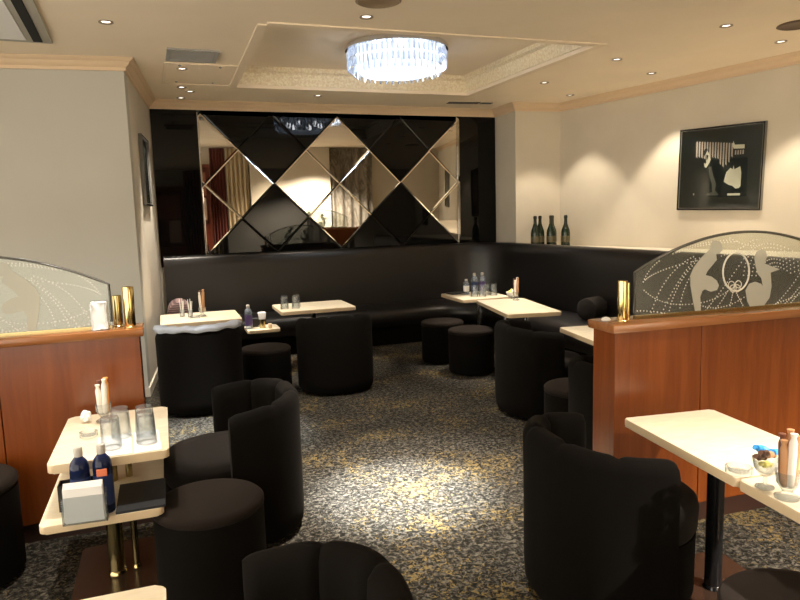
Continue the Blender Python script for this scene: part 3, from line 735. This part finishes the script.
# candy glass
t = thing('candy_glass', 'stemmed glass of blue and brown wrapped candies on the right front table', 'candy glass', (1.728, 1.487, Z1))
bm = B(); lathe(bm, [(.001, 0), (.028, 0), (.028, .004), (.006, .010), (.005, .035), (.02, .045), (.034, .065), (.04, .095), (.0385, .095), (.031, .066), (.018, .05), (.001, .045)], 24, cap=False); obj('glass_bowl', bm, M_tumbler, t, 50)
for k, (dx, dy, dz, m) in enumerate([(0, 0, .075, M_yel), (-.018, .005, .10, M_choc), (.018, .004, .102, M_bluefoil), (.0, -.014, .112, M_snack), (.006, .018, .118, M_bluefoil), (-.012, .014, .125, M_bluefoil), (.024, -.012, .115, M_bluefoil), (-.02, -.014, .118, M_choc)]):
    bm = B(); tube(bm, [(dx-.02, dy, dz+.006), (dx-.012, dy, dz), (dx-.008, dy, dz), (dx+.008, dy, dz), (dx+.012, dy, dz), (dx+.02, dy, dz-.006)], [.009, .004, .011, .011, .004, .009], 8)
    obj('wrapped_candy', bm, m, t, 30)
sheet('price_card', 1.83, 1.37, .07, .10, Z1, radians(15), M_paper, 'white card at the right picture edge on the right front table', 'card')
# bowl with yellow wrapped sweets
t = thing('sweets_bowl', 'small white bowl of yellow sweets on the corner table', 'bowl', (3.40, 6.06, Z1))
bm = B(); lathe(bm, [(.001, 0), (.025, 0), (.05, .03), (.06, .06), (.057, .06), (.046, .032), (.001, .01)], 24, cap=False); obj('bowl', bm, M_white, t, 50)
for k, (a, b_, c_, m) in enumerate([(0, 0, .055, M_yel), (.025, 0, .06, M_choc), (-.02, .012, .06, M_yel), (.0, -.022, .07, M_paper), (.01, .02, .075, M_yel)]):
    bm = B(); bmesh.ops.create_icosphere(bm, subdivisions=2, radius=.016, matrix=Matrix.Translation((a, b_, c_))); obj('wrapped_sweet', bm, m, t, 40)
# small shelf items at the left back
t = thing('napkin_cup', 'small cup of white napkins on the small shelf at the left back', 'cup', (.885, 6.60, ZS))
bm = B(); lathe(bm, [(.001, 0), (.03, 0), (.036, .09), (.034, .09), (.028, .006), (.001, .006)], 20, cap=False); obj('cup', bm, M_oldbrass, t, 50)
bm = B(); box(bm, -.022, .022, -.02, .02, .02, .16, .006, 2); 
for v in bm.verts:
    if v.co.z > .12: v.co.x *= 1.8; v.co.y *= 1.2
obj('napkins', bm, M_paper, t, 30)
bm = B(); box(bm, .78, .86, 6.68, 6.76, ZS, ZS+.09, .004, 1); tag(obj('black_box', bm, M_dark, smooth=20), 'black box behind the bottle on the small shelf at the left back', 'box')
bm = B(); box(bm, .935, .97, 6.52, 6.57, ZS, ZS+.045, .004, 1); tag(obj('match_box', bm, M_tedge, smooth=20), 'small tan box at the right end of the small back shelf', 'box')

# towel draped over the back of the left rear chair
bm = B(); N = 60; rings = []
for i in range(N+1):
    s = i/N; a = -pi/2 + radians(-82) + radians(164)*s
    w1 = .007*sin(s*23)+.006*sin(s*51+1); hz = .692 - .012*(abs(2*s-1))**2 + .004*sin(s*37)
    e = sin(pi*min(1, max(0, s)))**.3 if 0 < s < 1 else 0
    ring = []
    for o, z in [(.340, hz-.016-.010*abs(sin(s*9))), (.344, hz-.008), (.343, hz+.006), (.325, hz+.020+w1*.6), (.29, hz+.022+w1*.4), (.255, hz+.018), (.240, hz+.0), (.234, hz-.03), (.242, hz-.03), (.248, hz-.005), (.262, hz+.010), (.29, hz+.015), (.32, hz+.012), (.335, hz+.0), (.336, hz-.02)]:
        rr = o+w1*.4; ring.append(bm.verts.new((.225+rr*cos(a), 5.50+rr*sin(a), z)))
    rings.append(ring)
m = len(rings[0])
for a, b in zip(rings, rings[1:]):
    for k in range(m): bm.faces.new((a[k], a[(k+1) % m], b[(k+1) % m], b[k]))
bm.faces.new(rings[0][::-1]); bm.faces.new(rings[-1])
tag(obj('draped_towel', bm, M_towel, smooth=60), 'pale grey towel draped along the back of the left rear chair', 'towel')

# champagne bottles on the ledge
def champagne(x, y, rz, lab):
    t = thing('champagne_bottle', lab, 'bottle', (x, y, 1.071), rz)
    bm = B(); lathe(bm, [(.03, 0), (.042, .004), (.044, .015), (.044, .15), (.040, .18), (.026, .22), (.017, .25), (.0145, .275)], 28); obj('bottle_body', bm, M_bottleglass, t, 50)
    bm = B(); lathe(bm, [(.0445, .05), (.0448, .052), (.0448, .115), (.0445, .117)], 28, cap=False); o = obj('bottle_label', bm, M_gold, t, 50)
    bm = B(); lathe(bm, [(.019, .235), (.0165, .26), (.0155, .30), (.0185, .305), (.0185, .325), (.014, .335), (.001, .336)], 24); obj('foil', bm, M_foil, t, 50)
    return t
cb = champagne(4.315, 7.10, 0, 'dark champagne bottle at the left end of the row on the ledge'); cb.scale = (1.22, 1.22, 1.14)
for x, y, lab in [(4.42, 7.16, 'second dark champagne bottle from left on the ledge'), (4.50, 7.04, 'middle champagne bottle of the row, front one of the close pair'), (4.575, 7.13, 'champagne bottle behind the middle one on the ledge'), (4.63, 6.92, 'dark champagne bottle standing alone at the right end of the row')]:
    dup(cb, (x, y, 1.071), 0, lab)

# ================================================================ PICTURES
M_fillet = mat('dull_fillet', (.17, .16, .14), .4)
M_slot = mat('black_slot', (.004, .004, .004), .95)
def wallframe(p, ang, lab, w, h, art, name='framed_picture', tilt=0):
    t = thing(name, lab, 'picture', p, ang); t.rotation_euler = (0, tilt, ang)
    # local: x along the picture, -y towards the room, z up; origin at the centre of the back
    bm = B(); f = .018
    box(bm, -w/2, w/2, -.03, 0, h/2-f, h/2, .003, 1); box(bm, -w/2, w/2, -.03, 0, -h/2, -h/2+f, .003, 1); box(bm, -w/2, -w/2+f, -.03, 0, -h/2+f, h/2-f, .003, 1); box(bm, w/2-f, w/2, -.03, 0, -h/2+f, h/2-f, .003, 1)
    obj('frame', bm, M_blackgloss, t, 20)
    bm = B(); g = .004; q = f
    for (a, b, c, d) in ((-w/2+q, w/2-q, h/2-q-g, h/2-q), (-w/2+q, w/2-q, -h/2+q, -h/2+q+g), (-w/2+q, -w/2+q+g, -h/2+q, h/2-q), (w/2-q-g, w/2-q, -h/2+q, h/2-q)): box(bm, a, b, -.031, -.02, c, d)
    box(bm, w/2-.003, w/2+.0008, -.031, 0, -h/2, h/2); box(bm, -w/2-.0008, -w/2+.002, -.031, 0, -h/2, h/2)
    obj('silver_fillet', bm, M_fillet, t, 0)
    bm = B(); box(bm, -w/2+f, w/2-f, -.012, -.004, -h/2+f, h/2-f); obj('black_mount', bm, mat('black_mount', (.006, .008, .008), .35), t, 0)
    if art: art(t, w, h)
    bm = B(); box(bm, -w/2+f, w/2-f, -.019, -.0175, -h/2+f, h/2-f); obj('picture_glass', bm, M_glass, t, 0)
    return t
def flat(bm, pts, y0=-.0135, y1=-.0121):
    if area(pts) < 0: pts = pts[::-1]
    f = [bm.verts.new((x, y0, z)) for x, z in pts]; g = [bm.verts.new((x, y1, z)) for x, z in pts]; n = len(pts)
    bm.faces.new(f); bm.faces.new(g[::-1])
    for i in range(n): bm.faces.new((f[i], g[i], g[(i+1) % n], f[(i+1) % n]))
M_ink = mat('print_cream', (.80, .72, .62), .6); M_inkp = mat('print_pink_stripe', (.62, .50, .46), .6); M_inkb = mat('print_black', (.008, .008, .008), .6); M_inkg = mat('print_grey', (.10, .095, .085), .6)
def artA(t, w, h):
    # u, v from photographed drawing: 0..1 across the mount
    def q(u, v): return (-w/2+u*w, h/2-v*h)
    bm = B()
    for k in range(14):
        u = .205+.0325*k; lo = .34 if k < 2 else (.36 if k < 7 else .40); lo = [.34,.34,.35,.36,.36,.35,.35,.36,.37,.44,.47,.45,.42,.36][k]
        flat(bm, [q(u, .16+.004*k), q(u+.017, .16+.004*k), q(u+.019, lo+.02), q(u+.003, lo)])
    for k in range(4): flat(bm, [q(.672+.028*k, .30), q(.672+.028*k+.014, .30), q(.672+.028*k+.014, .35), q(.672+.028*k, .35)])
    obj('striped_backdrop', bm, M_inkp, t, 0)
    bm = B(); flat(bm, [q(.645, .19), q(.665, .235), q(.775, .24), q(.775, .285), q(.655, .28), q(.640, .24)])
    flat(bm, [q(.56, .66), q(.585, .55), q(.63, .50), q(.655, .52), q(.665, .475), q(.675, .52), q(.74, .49), q(.755, .56), q(.755, .72), q(.735, .74), q(.70, .745), q(.66, .71), q(.62, .70)])
    flat(bm, [q(.61, .80), q(.755, .80), q(.755, .825), q(.61, .825)])
    flat(bm, [q(.325, .31), q(.34, .275), q(.365, .31), q(.38, .34), q(.39, .39), q(.375, .43), q(.36, .455), q(.34, .485), q(.32, .47), q(.31, .42), q(.325, .44), q(.34, .42), q(.33, .37)])
    flat(bm, [q(.19, .80), q(.20, .79), q(.21, .80), q(.20, .82)])
    obj('pale_shapes', bm, M_ink, t, 0)
    bm = B(); flat(bm, [q(.30, .29), q(.315, .255), q(.34, .25), q(.355, .285), q(.345, .275), q(.33, .31), q(.31, .35)], -.0145, -.0136)
    flat(bm, [q(.335, .325), q(.36, .335), q(.36, .36), q(.345, .40), q(.335, .36)], -.0145, -.0136); obj('dark_hair', bm, M_inkb, t, 0)
    bm = B(); flat(bm, [q(.37, .48), q(.40, .47), q(.43, .58), q(.47, .68), q(.46, .76), q(.50, .80), q(.50, .82), q(.36, .82), q(.36, .80), q(.43, .78), q(.42, .68), q(.39, .60)]); obj('grey_dress', bm, M_inkg, t, 0)
dv = (Vector(RWb)-Vector(RWa)).normalized(); angR = math.atan2(dv.y, dv.x)
pa = Vector((5.305, 5.235)); nR = Vector((dv.y, -dv.x)); nR = -nR if nR.x > 0 else nR
# foot of pa on the wall line
rel = pa-Vector(RWa); pw = Vector(RWa)+dv*rel.dot(dv)+nR*.004
wallframe((pw.x, pw.y, 1.88), angR, 'black framed black-and-white print of two figures by a striped backdrop, right wall', .90, .83, artA, tilt=radians(1.4))
pw2 = Vector(RWa)+dv*7.9+nR*.004
def artB(t, w, h):
    bm = B(); flat(bm, [(-.08, -.3), (.1, -.3), (.06, .0), (.14, .2), (.0, .28), (-.1, .12), (-.03, .0)]); obj('pale_figure', bm, M_inkg, t, 0)
wallframe((pw2.x, pw2.y, 1.72), angR, 'dark framed print reflected near the right end of the mirror', .72, .95, artB)
# picture on the left side wall, seen almost edge-on
dl = (Vector(LS[1])-Vector(LS[0])).normalized(); pl = Vector(LS[0])+dl*.95; nl = Vector((dl.y, -dl.x))
wallframe((pl.x+nl.x*.004, pl.y+nl.y*.004, 2.0), math.atan2(dl.y, dl.x), 'dark framed picture seen edge-on on the left side wall', .60, .66, artB)

# ================================================================ CEILING FITTINGS
ch = thing('crystal_chandelier', 'round flush chandelier hung with rows of white crystal drops', 'chandelier', (2.12, 5.85, TZ))
bm = B(); lathe(bm, [(.40, 0), (.46, -.006), (.468, -.02), (.468, -.05), (.45, -.055), (.44, -.03), (.05, -.03)], 64); obj('ceiling_plate', bm, M_chrome, ch, 40)
bm = B(); lathe(bm, [(.36, -.05), (.375, -.06), (.375, -.20), (.33, -.245), (.20, -.262), (.01, -.266)], 48); obj('lamp_core', bm, M_core, ch, 60)
def strand(r0_, a, z0, z1, n, w):
    bm = B(); L = (z0-z1)/n
    for k in range(n):
        zt = z0-k*L; zb = zt-L*.9; zm = zt-L*.25
        ringv = [[bm.verts.new((w*s_*cos(pi/2*j), w*s_*.7*sin(pi/2*j), z)) for j in range(4)] for s_, z in ((.25, zt), (1, zm), (.8, zb+.006), (.2, zb))]
        for p, q_ in zip(ringv, ringv[1:]):
            for j in range(4): bm.faces.new((p[j], p[(j+1) % 4], q_[(j+1) % 4], q_[j]))
        bm.faces.new(ringv[0][::-1]); bm.faces.new(ringv[-1])
    return bm
NO, NI = 60, 40
so = obj('crystal_drop', strand(0, 0, -.05, -.225, 2, .0155), M_crystal, ch, 0)
for k in range(NO):
    a = 2*pi*k/NO; o = so if k == 0 else so.copy()
    if k: C.objects.link(o); o.parent = ch
    o.location = (.445*cos(a), .445*sin(a), 0); o.rotation_euler = (0, 0, a+pi/2)
si = obj('crystal_drop', strand(0, 0, -.17, -.275, 1, .0135), M_crystal, ch, 0)
for k in range(NI):
    a = 2*pi*(k+.5)/NI; o = si if k == 0 else si.copy()
    if k: C.objects.link(o); o.parent = ch
    o.location = (.39*cos(a), .39*sin(a), 0); o.rotation_euler = (0, 0, a+pi/2)
for k in range(6):
    a = 2*pi*k/6; l = bpy.data.lights.new('chandelier_light', 'POINT'); l.energy = 3.2; l.color = (.95, .97, 1.0); l.shadow_soft_size = .04
    lo_ = bpy.data.objects.new('chandelier_light', l); C.objects.link(lo_); lo_.location = (.24*cos(a), .24*sin(a), -.15); lo_.parent = ch

def downlight_proto():
    t = thing('downlight', 'x', 'downlight')
    bm = B(); lathe(bm, [(.028, 0), (.046, -.001), (.048, -.006), (.044, -.008), (.034, -.004), (.030, .0)], 24, cap=False); obj('trim_ring', bm, M_ventb, t, 50)
    bm = B(); lathe(bm, [(.001, -.002), (.012, -.003), (.024, -.0015), (.028, -.0005)], 16, cap=False); obj('bulb', bm, M_bulb, t, 50)
    return t
DL = [(1.40, 4.44, 'downlight in front of the chandelier near the top picture edge'), (3.95, 5.11, 'downlight right of the ceiling tray, middle of three'), (4.07, 4.00, 'downlight near the top of the picture, right of the tray'),
      (4.92, 4.26, 'downlight close to the right wall above the framed print'), (4.70, 5.54, 'downlight close to the right wall left of the framed print'), (3.87, 6.18, 'downlight beside the right side of the ceiling tray'),
      (1.72, 7.32, 'downlight above the mirror left of the chandelier'), (.27, 6.28, 'nearest of the downlights by the ceiling hatch'), (.29, 7.12, 'second downlight behind the ceiling hatch'),
      (.38, 7.33, 'third downlight behind the ceiling hatch, set to the right'), (.30, 7.72, 'farthest downlight in the left corner by the mirror'), (-.25, 4.97, 'bright downlight over the left aisle'), (4.58, 6.76, 'downlight in the far right corner')]
d0 = None
for x, y, lab in DL:
    if d0 is None: d0 = downlight_proto(); d0.location = (x, y, CEIL-.001); d0['label'] = lab
    else: dup(d0, (x, y, CEIL-.001), 0, lab)
for (x, y, e, cone, bl, col, tg) in SPOTS:
    l = bpy.data.lights.new('spot', 'SPOT'); l.energy = e; l.color = col; l.spot_size = radians(cone); l.spot_blend = bl; l.shadow_soft_size = .04
    o = bpy.data.objects.new('ceiling_spot', l); C.objects.link(o); o.location = (x, y, CEIL-.03)

# round bronze speaker disc, AC cassette, slot vents, ceiling hatch
t = thing('ceiling_speaker', 'round bronze ceiling speaker at the top picture edge', 'speaker', (1.375, 4.10, CEIL))
bm = B(); lathe(bm, [(.14, 0), (.145, -.006), (.13, -.012), (.125, -.008), (.01, -.008)], 40); obj('grille', bm, M_ventb, t, 40)
t = thing('ceiling_speaker', 'dark round ceiling speaker at the right picture edge', 'speaker', (4.60, 3.84, CEIL))
bm = B(); lathe(bm, [(.14, 0), (.145, -.006), (.13, -.012), (.125, -.008), (.01, -.008)], 40); obj('grille', bm, mat('brown_grille', (.10, .06, .035), .5), t, 40)
t = thing('air_conditioner_cassette', 'ceiling cassette with a black air slot at the top left corner', 'air conditioner', (-1.05, 5.0, CEIL), radians(2))
bm = B(); box(bm, -.42, .42, -.62, .56, -.02, -.001, .006, 2); obj('panel', bm, M_wallL, t, 30)
bm = B(); box(bm, .30, .36, -.52, .50, -.028, -.018, .002, 1); obj('air_slot', bm, M_slot, t, 0)
bm = B(); box(bm, -.28, .26, -.50, .48, -.026, -.018, .003, 1); obj('intake_grille', bm, M_white, t, 20)
t = thing('ceiling_vent', 'grey recessed vent box left of the ceiling tray', 'vent', (.335, 5.78, CEIL), radians(1))
bm = B(); box(bm, -.20, .20, -.20, -.16, -.012, 0); box(bm, -.20, .20, .16, .20, -.012, 0); box(bm, -.2, -.17, -.16, .16, -.012, 0); box(bm, .17, .20, -.16, .16, -.012, 0); obj('vent_frame', bm, M_grey, t, 0)
bm = B()
for k in range(7): box(bm, -.17, .17, -.15+k*.044, -.13+k*.044, -.009, -.001)
obj('slats', bm, M_grey, t, 0)
bm = B(); box(bm, -.17, .17, -.16, .16, -.0015, 0); obj('duct_back', bm, mat('duct_grey', (.22, .21, .20), .6), t, 0)
t = thing('ceiling_hatch', 'square access hatch outlined in the ceiling beside the vent', 'hatch', (.44, 6.52, CEIL), radians(1))
bm = B()
for (a, b, c, d) in ((-.33, .33, .42, .45), (-.33, .33, -.45, -.42), (-.33, -.30, -.42, .42), (.30, .33, -.42, .42)): box(bm, a, b, c, d, -.01, 0, .002, 1)
obj('hatch_frame', bm, M_tray, t, 20)
bm = B()
for a, b in ((-.2, -.36), (-.2, .34), (.14, -.36), (.14, .34)): lathe(bm, [(.012, 0), (.012, -.008), (.004, -.012)], 10, a, b)
obj('fixing_screw', bm, M_grey, t, 40)
for x, y, w_, lab in ((3.62, 7.44, .62, 'dark slot air vent above the right end of the mirror'),):
    t = thing('ceiling_vent', lab, 'vent', (x, y, CEIL), radians(-6))
    bm = B(); box(bm, -w_/2, w_/2, -.09, .09, -.006, 0, .002, 1); obj('vent_frame', bm, M_ceil, t, 0)
    bm = B(); box(bm, -w_/2+.03, .12, -.06, .06, -.010, -.005); box(bm, .14, w_/2-.02, -.03, .06, -.010, -.005); obj('slot', bm, M_vent, t, 0)

# repeats share a group
GROUPS = {'tub_chair': 'black tub chairs', 'round_stool': 'round black stools', 'lounge_table': 'cream lounge tables', 'glass_tumbler': 'upturned glass tumblers on the tables',
 'paper_napkin': 'paper napkins under the tumblers', 'water_bottle': 'water bottles on tables and shelves', 'black_folder': 'black folders on the tables', 'snack_glass': 'glasses of wrapped snack sticks',
 'stirrer_glass': 'small glasses of stirrers', 'glass_ashtray': 'glass ashtrays', 'champagne_bottle': 'champagne bottles on the ledge', 'downlight': 'recessed ceiling downlights',
 'brass_post': 'brass posts on the partitions', 'booth_partition': 'cherry wood booth partitions', 'etched_glass_screen': 'arched etched glass screens', 'bolster_cushion': 'bolsters on the banquette',
 'curtain': 'curtains at the rear of the room', 'framed_picture': 'framed pictures on the walls', 'ceiling_speaker': 'ceiling speakers', 'ceiling_vent': 'ceiling vents'}
for o in C.objects:
    if o.parent is None and 'label' in o:
        g = GROUPS.get(o.name.split('.')[0])
        if g: o['group'] = g
